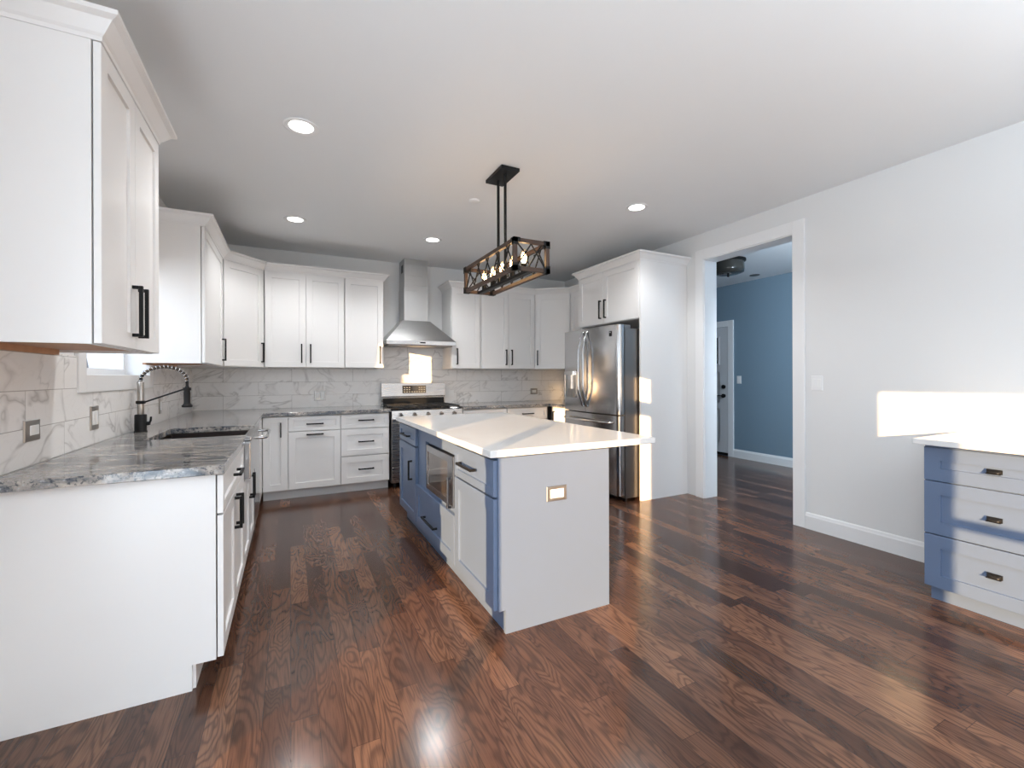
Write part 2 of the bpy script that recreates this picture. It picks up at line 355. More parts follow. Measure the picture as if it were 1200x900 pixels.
# sink window (structure with casing, sash, glass)
def window(name, hole, xg, mull=None, rail=None, casing=True, cw=0.1, sash=0.045):
    y0, y1, z0, z1 = hole
    r = MB()                                            # jamb lining
    r.box(XL - WT, XL + 0.001, y0, y0 + 0.008, z0, z1).box(XL - WT, XL + 0.001, y1 - 0.008, y1, z0, z1).box(XL - WT, XL + 0.001, y0 + 0.008, y1 - 0.008, z0, z0 + 0.008).box(XL - WT, XL + 0.001, y0 + 0.008, y1 - 0.008, z1 - 0.008, z1)
    w = struct(name, r, TRIMP)
    s = MB()
    s.box(xg - 0.02, xg + 0.02, y0 + 0.008, y0 + 0.008 + sash, z0 + 0.008, z1 - 0.008).box(xg - 0.02, xg + 0.02, y1 - 0.008 - sash, y1 - 0.008, z0 + 0.008, z1 - 0.008)
    s.box(xg - 0.02, xg + 0.02, y0 + 0.008 + sash, y1 - 0.008 - sash, z0 + 0.008, z0 + 0.008 + sash).box(xg - 0.02, xg + 0.02, y0 + 0.008 + sash, y1 - 0.008 - sash, z1 - 0.008 - sash, z1 - 0.008)
    for a, b in mull or []: s.box(xg - 0.018, xg + 0.018, a, b, z0 + 0.01, z1 - 0.01)
    for a, b in rail or []: s.box(xg - 0.016, xg + 0.016, y0 + 0.01, y1 - 0.01, a, b)
    struct('window_sash', s, TRIMP, w)
    struct('window_glass', MB().box(xg - 0.003, xg + 0.003, y0 + 0.02, y1 - 0.02, z0 + 0.02, z1 - 0.02), GLASS, w)
    if casing:
        c = MB(); e = 0.02
        c.box(XL, XL + e, y0 - cw, y0 + 0.006, z0 - cw, z1 + cw).box(XL, XL + e, y1 - 0.006, y1 + cw, z0 - cw, z1 + cw)
        c.box(XL, XL + e, y0 + 0.006, y1 - 0.006, z1 - 0.006, z1 + cw).box(XL, XL + e, y0 + 0.006, y1 - 0.006, z0 - cw, z0 + 0.006)
        struct('window_casing', c, TRIMP, w, bevel=0.003)
    return w
window('window_1', W1, XL - 0.145, cw=0.088, sash=0.04)
window('window_2', W3, XL - 0.122, rail=[(1.25, 1.30)])
# patio door
door = window('door_1', PD, XL - 0.122, mull=[(0.03, 0.14)], rail=[(1.68, 1.82)], sash=0.06)
for k, (a, b) in enumerate(FWIN):
    w = struct('window_%d' % (3 + k), MB().box(a, a + 0.05, YF - 0.14, YF - 0.06, 0.5, 2.4).box(b - 0.05, b, YF - 0.14, YF - 0.06, 0.5, 2.4).box(a, b, YF - 0.14, YF - 0.06, 0.5, 0.55).box(a, b, YF - 0.14, YF - 0.06, 2.35, 2.4).box(a, b, YF - 0.13, YF - 0.07, 1.42, 1.48), TRIMP)
    struct('window_glass', MB().box(a + 0.02, b - 0.02, YF - 0.103, YF - 0.097, 0.52, 2.38), GLASS, w)
struct('ground', MB().box(-40, XL - WT - 0.01, -30, 40, -0.35, -0.3), OUTG)

# bare trees outside the window wall
def tree(x, y, h, rad, seed, label):
    rnd = random.Random(seed); m = MB()
    def limb(p, d, L, rr, lev):
        pts = [p]; q = p.copy(); dd = d.copy(); n = 5
        for i in range(n):
            dd = (dd + Vector((rnd.uniform(-.14, .14), rnd.uniform(-.14, .14), rnd.uniform(-.02, .10)))).normalized(); q = q + dd * (L / n); pts.append(q.copy())
        m.tube(pts, [rr * (1 - 0.55 * i / n) for i in range(n + 1)], 8 if lev == 0 else 5)
        if lev < 3:
            for k in range(5 if lev == 0 else 4):
                i = rnd.randint(2, n); nd = (dd + Vector((rnd.uniform(-1, 1), rnd.uniform(-1, 1), rnd.uniform(0, .6)))).normalized()
                limb(pts[i], nd, L * rnd.uniform(0.5, 0.7), rr * 0.45, lev + 1)
    limb(Vector((x, y, -0.35)), Vector((0, 0, 1)), h, rad, 0)
    return solo('bare_tree', m, BARK, label, 'tree', (x, y, -0.35))
tree(-5.4, 17.6, 4.2, 0.16, 3, 'pale bare tree outdoors, seen through the sink window glass')
tree(-8.0, -2.89, 5.5, 0.50, 8, 'thick bare tree added out of view to block sun at the sink window')  # unseen tree, added to keep sun off part of the sink window

# hall door
hd = MB()
hd.box(HX - 0.02, HX, 4.68, 4.775, 0, 2.16).box(HX - 0.02, HX, 4.775, 5.75, 2.065, 2.16).box(HX - 0.02, HX, 5.65, 5.75, 0, 2.16)
hdoor = struct('door_2', hd, TRIMP, bevel=0.003)
FH = Fr((HX - 0.012, 0), (0, 1), (-1, 0))
lf = MB().fbox(FH, 4.78, 5.645, 0.012, 2.06, -0.005, 0.0)
for z0, z1 in ((0.2, 0.75), (0.85, 1.35)): lf.shaker(FH, 4.93, 5.19, z0, z1, 0.02, 0.004, 0.003); lf.shaker(FH, 5.25, 5.5, z0, z1, 0.02, 0.004, 0.003)
struct('door_leaf', lf, DOORP, hdoor)
pn = MB().fbox(FH, 4.95, 5.47, 1.48, 1.90, 0, 0.006)
struct('door_lite', pn, DGLASS, hdoor)
lfr = MB()
for u0, u1, z0, z1 in ((4.93, 4.95, 1.46, 1.92), (5.47, 5.49, 1.46, 1.92), (4.95, 5.47, 1.46, 1.48), (4.95, 5.47, 1.90, 1.92)): lfr.fbox(FH, u0, u1, z0, z1, 0, 0.014)
struct('door_lite_frame', lfr, DOORP, hdoor)
kn = MB().cyl(FH.p(4.85, 0.96, 0), FH.p(4.85, 0.96, 0.025), 0.032).cyl(FH.p(4.85, 0.96, 0.025), FH.p(4.85, 0.96, 0.055), 0.012).tube([FH.p(4.85, 0.96, 0.05), FH.p(4.90, 0.96, 0.055), FH.p(4.97, 0.955, 0.052)], 0.010)
struct('door_handle', kn, BLACK, hdoor)
struct('door_lock', MB().cyl(FH.p(4.85, 1.105, 0), FH.p(4.85, 1.105, 0.022), 0.032).fbox(FH, 4.845, 4.855, 1.085, 1.125, 0.022, 0.036), BLACK, hdoor)
struct('door_sweep', MB().fbox(FH, 4.78, 5.645, 0.012, 0.05, 0.0, 0.012), BLACK, hdoor)

# ------------------------------------------------------------------ cabinetry
FL = Fr((-0.250, 0), (0, 1), (1, 0))        # left base run, u = world Y
FB = Fr((0, 5.135), (1, 0), (0, -1))        # back base run, u = world X
FRt = Fr((3.150, 0), (0, 1), (-1, 0))       # return beside the fridge
FI = Fr((0.888, 0), (0, 1), (-1, 0))        # island
FD = Fr((3.225, 0), (0, 1), (-1, 0))        # dining base cabinet
FUL = Fr((-0.575, 0), (0, 1), (1, 0))       # left uppers
FUB = Fr((0, 5.455), (1, 0), (0, -1))       # back uppers
FUR = Fr((3.480, 0), (0, 1), (-1, 0))       # right uppers
FF = Fr((3.200, 0), (0, 1), (-1, 0))        # cabinet over the fridge

def fronts(root, F, mat, items):
    """items: (kind, u0, u1, z0, z1, handle) with handle = (vertical, u, z, length) or None"""
    g = 0.0022
    for kind, u0, u1, z0, z1, h in items:
        tall = (z1 - z0) > 0.25
        rail = 0.064 if kind == 'door' or tall else 0.042
        d = part('drawer_front' if kind == 'drawer' else kind, MB().shaker(F, u0 + g, u1 - g, z0 + g, z1 - g, rail), mat, root)
        if h: part('handle', MB().pull(F, h[1], h[2], h[3], h[0]), BLACK, d, 'black bar handle', bevel=0.0015)
def base_cab(label, F, u0, u1, depth, items, mat=None, kick=None, z0=0.105, z1=0.874, name='base_cabinet', group=None, cat='cabinet', toe=0.075):
    mat = mat or CABW
    p = F.p((u0 + u1) / 2, 0, -depth / 2); root = thing(name, label, cat, p, group)
    part('carcass', MB().fbox(F, u0, u1, z0, z1, -depth, -0.026), mat, root)
    part('toe_kick', MB().fbox(F, u0, u1, 0, z0, -depth, -toe - 0.0225), kick or mat, root)
    fronts(root, F, mat, items); return root
def wall_cab(label, F, u0, u1, depth, z0, z1, items, group=None, name='wall_cabinet', wood=True):
    p = F.p((u0 + u1) / 2, z0, -depth / 2); root = thing(name, label, 'cabinet', p, group)
    part('carcass', MB().fbox(F, u0, u1, z0 + 0.018, z1, -depth, -0.026).fbox(F, u0, u0 + 0.018, z0, z0 + 0.018, -depth, -0.026).fbox(F, u1 - 0.018, u1, z0, z0 + 0.018, -depth, -0.026).fbox(F, u0 + 0.018, u1 - 0.018, z0, z0 + 0.018, -0.045, -0.026), CABW, root)
    if wood and F is FUL:
        part('underside', MB().fbox(F, u0 + 0.018, u1 - 0.018, z0 + 0.012, z0 + 0.018, -depth, -0.045).fbox(F, u0 + 0.018, u1 - 0.018, z0 - 0.012, z0 + 0.014, -depth, -depth + 0.022), UWOOD, root, 'raw wood underside')
    fronts(root, F, CABW, items); return root
UZ0, UZ1 = 1.382, 2.425
DZ0, DZ1 = UZ0 + 0.002, UZ1 - 0.003
dep = XL * -1 - 0.575 - 0.002                       # left upper depth

# left base run -----------------------------------------------------
LDP = -0.25 - XL - 0.013
A0, A1 = 2.192, 3.125
am = (A0 + A1) / 2
ca = base_cab('white base cabinet at the near end of the granite counter with broad end panel', FL, A0 + 0.018, A1, LDP, [
    ('drawer', A0 + 0.004, A1, 0.705, 0.868, (False, am, 0.79, 0.16)),
    ('door', A0 + 0.004, am, 0.108, 0.700, (True, am - 0.038, 0.592, 0.16)), ('door', am, A1, 0.108, 0.700, (True, am + 0.038, 0.592, 0.16))], group=None)
ep = MB()                                    # end panel with a toe notch
dp = LDP
pts = [(-dp, 0), (-0.108, 0), (-0.108, 0.105), (-0.026, 0.105), (-0.026, 0.874), (-dp, 0.874)]
ep.loft([[FL.p(A0, z, n) for n, z in pts], [FL.p(A0 + 0.018, z, n) for n, z in pts]])
part('end_panel', ep, CABW, ca)
S0, S1 = 3.125, 3.965; sm = (S0 + S1) / 2
base_cab('white two-door base cabinet under the apron-front sink', FL, S0, S1, LDP, [
    ('door', S0, sm, 0.108, 0.640, (True, sm - 0.038, 0.53, 0.16)), ('door', sm, S1, 0.108, 0.640, (True, sm + 0.038, 0.53, 0.16))], z1=0.645)
# dishwasher
q0, q1 = 3.97, 4.60
dw = thing('dishwasher', 'stainless dishwasher beyond the sink in the white base run', 'dishwasher', FL.p((q0 + q1) / 2, 0, -0.3))
part('body', MB().fbox(FL, q0 + 0.004, q1 - 0.004, 0.02, 0.872, -0.66, -0.03), STEELD, dw)
part('door', MB().slab(FL, q0 + 0.004, q1 - 0.004, 0.11, 0.868, -0.03, 0.004), STEEL, dw)
part('toe_kick', MB().fbox(FL, q0 + 0.004, q1 - 0.004, 0.0, 0.10, -0.62, -0.08), BLACK, dw)
hh = [FL.p(q0 + 0.05, 0.80, 0.0), FL.p(q0 + 0.05, 0.80, 0.055), FL.p(q0 + 0.06, 0.80, 0.078), FL.p(q0 + 0.09, 0.80, 0.085), FL.p(q1 - 0.09, 0.80, 0.085), FL.p(q1 - 0.06, 0.80, 0.078), FL.p(q1 - 0.05, 0.80, 0.055), FL.p(q1 - 0.05, 0.80, 0.0)]
part('handle', MB().tube(hh, 0.012, 10), CHROME, dw)
cf = base_cab('white corner base filler between dishwasher and the back wall cabinets', FL, 4.605, 5.118, LDP, [])
part('filler_panel', MB().slab(FL, 4.607, 5.132, 0.108, 0.868, -0.025, -0.002), CABW, cf)
# back base run, range side
bd = YB - 5.135 - 0.013
base_cab('narrow white base cabinet in the inner corner with one upright handle', FB, -0.249, -0.018, bd, [('door', -0.249, -0.020, 0.108, 0.868, (True, -0.085, 0.735, 0.15))])
base_cab('white base cabinet with one drawer over a single pull-out door', FB, -0.018, 0.492, bd, [
    ('drawer', -0.016, 0.490, 0.712, 0.868, (False, 0.237, 0.785, 0.165)), ('door', -0.016, 0.490, 0.108, 0.706, (False, 0.237, 0.675, 0.165))])
base_cab('white base cabinet with a stack of three drawers beside the range', FB, 0.492, 1.012, bd, [
    ('drawer', 0.494, 1.004, 0.712, 0.868, (False, 0.755, 0.800, 0.165)), ('drawer', 0.494, 1.004, 0.412, 0.706, (False, 0.755, 0.565, 0.165)), ('drawer', 0.494, 1.004, 0.108, 0.406, (False, 0.755, 0.262, 0.165))])
# back base run, fridge side
base_cab('white base cabinet to the other side of the range, drawer over doors', FB, 1.900, 2.50, bd, [
    ('drawer', 1.902, 2.498, 0.712, 0.868, (False, 2.20, 0.79, 0.165)), ('door', 1.902, 2.200, 0.108, 0.706, (True, 2.16, 0.6, 0.16)), ('door', 2.200, 2.498, 0.108, 0.706, (True, 2.24, 0.6, 0.16))])
base_cab('white base cabinet in the corner left of the fridge, drawer over door', FB, 2.50, 3.118, bd, [
    ('drawer', 2.502, 3.10, 0.712, 0.868, (False, 2.80, 0.79, 0.165)), ('door', 2.502, 3.10, 0.108, 0.706, (True, 3.04, 0.6, 0.16))])
base_cab('white base cabinet end wedged between the corner and the fridge', FRt, 4.60, 5.122, XR - 3.15 - 0.003, [('door', 4.604, 5.10, 0.108, 0.868, (True, 5.03, 0.74, 0.15))])

# wall cabinets ------------------------------------------------------
N0, N1 = 1.985, 2.735; nm = (N0 + N1) / 2
wall_cab('large white wall cabinet nearest the camera, hung between room edge and sink window', FUL, N0, N1, dep, UZ0 + 0.006, UZ1, [
    ('door', N0, nm, DZ0 + 0.004, DZ1, (True, nm - 0.04, 1.545, 0.21)), ('door', nm, N1, DZ0 + 0.004, DZ1, (True, nm + 0.04, 1.545, 0.21))])
V0, V1 = 4.06, 5.08
wall_cab('white wall cabinet past the sink window, side panel shining toward the room', FUL, V0, V1, dep, UZ0, UZ1, [('door', V0, V1 - 0.01, DZ0, DZ1, (True, V1 - 0.07, 1.54, 0.21))])
# angled corner cabinets
def corner_cab(label, a, b, poly, hu):
    a = Vector(a); b = Vector(b); u = (b - a); L = u.length; n = Vector((u.y, -u.x))
    F = Fr(a, u, n)
    root = thing('corner_wall_cabinet', label, 'cabinet', ((a.x + b.x) / 2, (a.y + b.y) / 2, UZ0))
    part('carcass', MB().prism(poly, UZ0, UZ1), CABW, root)
    fronts(root, F, CABW, [('door', 0.008, L - 0.008, DZ0, DZ1, (True, hu(L), 1.54, 0.21))])
def shrink(a, b, d=0.0225):
    a = Vector(a); b = Vector(b); u = (b - a).normalized(); n = Vector((u.y, -u.x)); return (a - n * d + u * 0.004)[:], (b - n * d - u * 0.004)[:]
ca_, cb_ = (-0.575, 5.085), (-0.246, 5.455)
s1, s2 = shrink(ca_, cb_)
corner_cab('white angled corner wall cabinet over the counter corner by the sink', ca_, cb_, [(XL + 0.002, 5.083), (-0.60, 5.083), s1, s2, (-0.248, 5.48), (-0.248, YB - 0.002), (XL + 0.002, YB - 0.002)], lambda L: L - 0.035)
d3 = YB - 5.455 - 0.002
wall_cab('white double-door wall cabinet next to the angled corner on the window side', FUB, -0.243, 0.567, d3, UZ0, UZ1, [
    ('door', -0.24, 0.163, DZ0, DZ1, (True, 0.118, 1.54, 0.21)), ('door', 0.163, 0.566, DZ0, DZ1, (True, 0.208, 1.54, 0.21))])
wall_cab('narrow white wall cabinet on the window side of the range hood with sun patch', FUB, 0.569, 1.010, d3, UZ0, UZ1, [('door', 0.572, 1.008, DZ0, DZ1, (True, 0.965, 1.54, 0.21))])
wall_cab('narrow white wall cabinet on the fridge side of the range hood', FUB, 1.866, 2.268, d3, UZ0, UZ1, [('door', 1.868, 2.260, DZ0, DZ1, (True, 1.935, 1.54, 0.21))])
wall_cab('white double-door wall cabinet in the middle between the hood and the fridge corner', FUB, 2.270, 3.092, d3, UZ0, UZ1, [
    ('door', 2.280, 2.682, DZ0, DZ1, (True, 2.640, 1.54, 0.21)), ('door', 2.682, 3.090, DZ0, DZ1, (True, 2.725, 1.54, 0.21))])
cc_, cd_ = (3.096, 5.455), (3.480, 5.135)
s1, s2 = shrink(cc_, cd_)
corner_cab('white angled corner wall cabinet beside the fridge', cc_, cd_, [(3.097, YB - 0.002), (3.097, 5.48), s1, s2, (3.505, 5.137), (XR - 0.002, 5.137), (XR - 0.002, YB - 0.002)], lambda L: 0.04)
wall_cab('white wall cabinet mostly hidden behind the fridge cabinet', FUR, 4.565, 5.130, XR - 3.48 - 0.003, UZ0, UZ1, [('door', 4.57, 5.125, DZ0, DZ1, None)])

# fridge surround
G0, G1 = 3.462, 4.540; gm = 4.06
fc = thing('fridge_cabinet', 'deep white two-door cabinet above the fridge with full-height side panel', 'cabinet', (3.55, 4.0, 0))
part('carcass', MB().fbox(FF, G0 + 0.02, G1, 1.872, 2.47, 3.2 - XR + 0.002, -0.0225), CABW, fc)
part('side_panel', MB().fbox(FF, G0, G0 + 0.02, 0, 2.47, 3.2 - XR + 0.002, -0.004), CABW, fc)
part('side_panel', MB().fbox(FF, G1 - 0.018, G1, 0, 1.872, 3.2 - XR + 0.002, -0.03), CABW, fc)
fronts(fc, FF, CABW, [('door', G0 + 0.024, gm, 1.875, 2.465, (True, gm - 0.045, 2.04, 0.21)), ('door', gm, G1 - 0.002, 1.875, 2.465, (True, gm + 0.045, 2.04, 0.21))])

def crown(path, z, label, side=1, h=0.085, w=0.062, loc=None):
    prof = [(0.0006, z), (0.004, z), (0.006, z + 0.014), (0.014, z + 0.022), (w - 0.020, z + h - 0.026), (w - 0.008, z + h - 0.020), (w, z + h - 0.016), (w, z + h), (0.0006, z + h)]
    return solo('crown_molding', MB().sweep(path, prof, side), CABW, label, 'molding', (path[1][0], path[1][1], z))
crown([(XL, N0), (-0.597, N0), (-0.575, N0), (-0.575, N1), (XL, N1)], UZ1 - 0.004, 'white crown molding along the top of the wall cabinet nearest the camera')
crown([(XL, V0), (-0.575, V0), ca_, cb_, (1.010, 5.455), (1.010, YB)], UZ1 - 0.004, 'white crown molding bending around the corner cabinets on the window side of the hood')
crown([(1.866, YB), (1.866, 5.455), cc_, cd_, (3.480, 4.605)], UZ1 - 0.004, 'white crown molding over the wall cabinets between hood and fridge')
crown([(XR, G1), (3.2, G1), (3.2, G0), (XR, G0)], 2.466, 'white crown molding on the tall cabinet above the fridge')

# countertops ---------------------------------------------------------
CT0, CT1 = 0.876, 0.914
SK = (-0.750, 3.225, 3.880)                  # sink cut-out
lp = [(XL + 0.0115, 2.152), (-0.240, 2.152), (-0.240, SK[1]), (SK[0], SK[1]), (SK[0], SK[2]), (-0.240, SK[2]), (-0.240, 5.105), (1.020, 5.105), (1.020, YB - 0.012), (XL + 0.0115, YB - 0.012)]
solo('granite_countertop', MB().prism(lp, CT0, CT1), GRANITE, 'L-shaped grey granite countertop around the sink and along to the range', 'countertop', (-0.6, 4.0, CT0), bevel=0.003)
rp = [(1.895, YB - 0.012), (1.895, 5.105), (3.118, 5.105), (3.118, 4.600), (XR - 0.002, 4.600), (XR - 0.002, YB - 0.012)]
solo('granite_countertop', MB().prism(rp, CT0, CT1), GRANITE, 'grey granite countertop in the corner between range and fridge', 'countertop', (2.9, 5.4, CT0), bevel=0.003)
# tile
tl = MB()
for y0, y1, z0, z1 in ((2.10, W1[0] - 0.088, CT1, UZ0), (W1[0] - 0.088, W1[1] + 0.088, CT1, W1[2] - 0.088), (W1[1] + 0.088, YB - 0.010, CT1, UZ0)):
    tl.box(XL + 0.001, XL + 0.010, y0, y1, z0, z1)
solo('tile_backsplash', tl, TILEL, 'veined marble-look tile backsplash on the window wall behind the faucet', 'backsplash', (XL, 3.6, CT1))
tb = MB().box(XL + 0.0105, 1.008, YB - 0.010, YB - 0.001, CT1, UZ0).box(1.008, 1.868, YB - 0.010, YB - 0.001, 0.80, 1.70).box(1.868, XR - 0.002, YB - 0.010, YB - 0.001, CT1, UZ0)
solo('tile_backsplash', tb, TILEB, 'veined marble-look tile backsplash on the wall behind the range', 'backsplash', (1.4, YB, CT1))

# ------------------------------------------------------------------ sink and faucet
sk = thing('apron_sink', 'stainless apron-front farmhouse sink set in the granite counter', 'sink', (-0.5, 3.55, 0.65))
x0, x1, y0, y1 = SK[0] - 0.012, -0.216, 3.155, 3.945
b0 = MB()
zt, zb = 0.872, 0.655
out = lambda z, e=0: [(x0 + e, SK[1] - 0.012 + e, z), (-0.29 , SK[1] - 0.012 + e, z), (-0.29, SK[2] + 0.012 - e, z), (x0 + e, SK[2] + 0.012 - e, z)]
b0.loft([out(zt), out(zb), out(zb, 0.01)], True)
iw = 0.014
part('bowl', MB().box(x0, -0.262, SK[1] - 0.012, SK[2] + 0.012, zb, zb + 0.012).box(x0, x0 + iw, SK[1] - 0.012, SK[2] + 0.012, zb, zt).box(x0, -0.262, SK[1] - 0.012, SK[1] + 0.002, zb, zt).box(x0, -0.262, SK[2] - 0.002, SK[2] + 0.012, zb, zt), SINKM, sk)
part('apron', MB().box(-0.262, x1, y0, y1, zb - 0.005, 0.875).box(-0.262, x1, SK[1] + 0.003, SK[2] - 0.003, 0.875, 0.903), STEEL, sk, 'bright stainless apron front', bevel=0.006)
part('drain', MB().lathe((-0.5, 3.55, zb + 0.0105), [(0.045, 0.004), (0.042, 0.005), (0.03, 0.003), (0.0, 0.003)]), CHROME, sk)

fx, fy = -0.884, 3.73
fa = thing('kitchen_faucet', 'black and nickel spring-neck faucet standing behind the sink', 'faucet', (fx, fy, CT1))
part('base', MB().lathe((fx, fy, CT1), [(0.036, 0), (0.036, 0.006), (0.033, 0.01), (0.033, 0.112), (0.030, 0.116), (0, 0.116)]), BLACK, fa)
part('column', MB().lathe((fx, fy, CT1), [(0.017, 0.112), (0.0185, 0.12), (0.0185, 0.33), (0.014, 0.336), (0, 0.336)]), NICKEL, fa, 'brushed nickel column')
part('collar', MB().lathe((fx, fy, CT1), [(0.019, 0.186), (0.026, 0.188), (0.026, 0.206), (0.019, 0.208)]), BLACK, fa)
lev = MB().cyl((fx + 0.03, fy, CT1 + 0.055), (fx + 0.05, fy, CT1 + 0.055), 0.014, 0.012).tube([(fx + 0.045, fy, CT1 + 0.055), (fx + 0.055, fy - 0.01, CT1 + 0.075), (fx + 0.058, fy - 0.015, CT1 + 0.1)], 0.006)
part('lever', lev, BLACK, fa)
hz = [(fx, fy, 1.245)]
cx_, rz = fx + 0.126, 0.126
for i in range(0, 25):
    a = PI - PI * i / 24; hz.append((cx_ + rz * math.cos(a), fy, 1.252 + 0.094 * math.sin(a)))
hz += [(fx + 0.252, fy, 1.24), (fx + 0.252, fy, 1.205)]
hose = part('hose', MB().tube(hz, 0.0095, 10), BLACK, fa)
# spring coil round the hose
path = [Vector(p) for p in hz[:-1]]; cum = [0]
for a, b in zip(path, path[1:]): cum.append(cum[-1] + (b - a).length)
def along(s):
    for i in range(len(path) - 1):
        if s <= cum[i + 1] or i == len(path) - 2:
            k = (s - cum[i]) / (cum[i + 1] - cum[i]); return path[i].lerp(path[i + 1], k), (path[i + 1] - path[i]).normalized()
turns = 17; coil = []
for i in range(turns * 8 + 1):
    p, d = along(cum[-1] * i / (turns * 8)); side = Vector((0, 1, 0)); up = d.cross(side); a = 2 * PI * i / 8
    coil.append(p + (side * math.cos(a) + up * math.sin(a)) * 0.0135)
part('spring', MB().tube(coil, 0.0024, 5), CHROME, hose, 'bright wire spring')
hx_ = fx + 0.252
part('spray_head', MB().lathe((hx_, fy, 1.07), [(0.012, 0), (0.030, 0.0), (0.032, 0.012), (0.024, 0.02), (0.019, 0.03), (0.020, 0.10), (0.017, 0.12), (0.013, 0.14), (0.010, 0.145), (0, 0.145)]), BLACK, fa)
part('support_arm', MB().tube([(fx + 0.02, fy, CT1 + 0.197), (fx + 0.12, fy, 1.150), (hx_ - 0.015, fy, 1.195)], 0.0055).cyl((hx_, fy, 1.185), (hx_, fy, 1.205), 0.024), BLACK, fa)

# ------------------------------------------------------------------ outlets and switches
def plate(name, label, cat, F, u, z, wd, ht, frame_mat, inserts, loc_n=0.0, group=None):
    root = thing(name, label, cat, F.p(u, z, loc_n), group)
    part('plate', MB().slab(F, u - wd / 2, u + wd / 2, z - ht / 2, z + ht / 2, loc_n, loc_n + 0.006, 0.003), frame_mat, root)
    for (du, dz, w, h) in inserts:
        part('insert', MB().slab(F, u + du - w / 2, u + du + w / 2, z + dz - h / 2, z + dz + h / 2, loc_n + 0.005, loc_n + 0.0085, 0.0015), PLASTIC, root, 'white insert')
    return root
FWL = Fr((XL + 0.010, 0), (0, 1), (1, 0)); FWB = Fr((0, YB - 0.010), (1, 0), (0, -1)); FWR = Fr((XR, 0), (0, 1), (-1, 0)); FHW = Fr((HX, 0), (0, 1), (-1, 0))
plate('wall_outlet', 'nickel outlet plate lying sideways on the tile under the near wall cabinet', 'outlet', FWL, 2.505, 1.058, 0.125, 0.088, NICKEL, [(0.012, 0, 0.068, 0.040)])
plate('wall_switch', 'upright nickel double switch plate on the tile below the window casing', 'switch', FWL, 3.155, 1.057, 0.11, 0.128, NICKEL, [(-0.022, 0, 0.034, 0.075), (0.022, 0, 0.034, 0.075)])
plate('wall_outlet', 'outlet plate on the window wall tile, seen just behind the faucet', 'outlet', FWL, 4.52, 1.045, 0.082, 0.128, NICKEL, [(0, 0, 0.036, 0.072)])
plate('wall_outlet', 'two-gang outlet plate on the back tile above the drawer cabinet', 'outlet', FWB, 0.325, 1.054, 0.130, 0.118, NICKEL, [(-0.026, 0, 0.036, 0.074), (0.026, 0, 0.036, 0.074)])
plate('wall_outlet', 'white-faced outlet on the tile right beside the range backguard', 'outlet', FWB, 1.965, 1.05, 0.122, 0.080, PLASTIC, [(0, 0, 0.074, 0.036)])
plate('wall_outlet', 'small outlet on the tile low in the corner near the fridge', 'outlet', FWB, 3.30, 1.055, 0.118, 0.088, NICKEL, [(0, 0, 0.07, 0.042)])
plate('light_switch', 'white double light switch on the wall beside the cased opening', 'switch', FWR, 2.132, 1.212, 0.088, 0.122, TRIMP, [(-0.018, 0, 0.026, 0.07), (0.018, 0, 0.026, 0.07)])
plate('light_switch', 'small pale light switch on the blue hallway wall', 'switch', FHW, 4.59, 1.218, 0.075, 0.12, TRIMP, [(0, 0, 0.034, 0.07)])

# ------------------------------------------------------------------ range
gx0, gx1, gy0, gy1 = 1.034, 1.878, 5.115, 5.83
rg = thing('gas_range', 'stainless gas range with black cooktop against the tiled back wall', 'range', ((gx0 + gx1) / 2, 5.5, 0))
FG = Fr((0, gy0), (1, 0), (0, -1))
part('body', MB().box(gx0, gx1, gy0 + 0.03, gy1, 0.06, 0.885), STEELD, rg)
part('leg', MB().cyl((gx0 + 0.05, gy0 + 0.09, 0), (gx0 + 0.05, gy0 + 0.09, 0.06), 0.02), BLACK, rg)
part('leg', MB().cyl((gx1 - 0.05, gy0 + 0.09, 0), (gx1 - 0.05, gy0 + 0.09, 0.06), 0.02), BLACK, rg)
part('leg', MB().cyl((gx0 + 0.05, gy1 - 0.05, 0), (gx0 + 0.05, gy1 - 0.05, 0.06), 0.02), BLACK, rg)
part('leg', MB().cyl((gx1 - 0.05, gy1 - 0.05, 0), (gx1 - 0.05, gy1 - 0.05, 0.06), 0.02), BLACK, rg)
od = part('oven_door', MB().slab(FG, gx0 + 0.004, gx1 - 0.004, 0.255, 0.785, -0.035, 0.0, 0.004), RSTEEL, rg)
part('oven_window', MB().slab(FG, gx0 + 0.13, gx1 - 0.13, 0.38, 0.66, -0.002, 0.003), DGLASS, od, 'black oven window')
part('oven_handle', MB().cyl(FG.p(gx0 + 0.06, 0.745, 0.055), FG.p(gx1 - 0.06, 0.745, 0.055), 0.013).cyl(FG.p(gx0 + 0.09, 0.745, 0), FG.p(gx0 + 0.09, 0.745, 0.055), 0.010).cyl(FG.p(gx1 - 0.09, 0.745, 0), FG.p(gx1 - 0.09, 0.745, 0.055), 0.010), RSTEEL, od)
dr = part('drawer', MB().slab(FG, gx0 + 0.004, gx1 - 0.004, 0.07, 0.245, -0.035, -0.002, 0.004), RSTEEL, rg)
cp = MB().loft([[(x, gy0 + 0.04, 0.79), (x, gy0 - 0.012, 0.79), (x, gy0 + 0.006, 0.892), (x, gy0 + 0.04, 0.897)] for x in (gx0, gx1)])
cpo = part('control_panel', cp, RSTEEL, rg, bevel=0.003)
for i in range(5):
    kx = gx0 + 0.10 + i * (gx1 - gx0 - 0.20) / 4
    part('knob', MB().cyl((kx, gy0 + 0.002, 0.842), (kx, gy0 - 0.040, 0.838), 0.024, 0.019), RSTEEL, cpo)
part('cooktop', MB().box(gx0, gx1, gy0 + 0.005, gy1 - 0.07, 0.885, 0.906), DGLASS, rg, 'black cooktop', bevel=0.004)
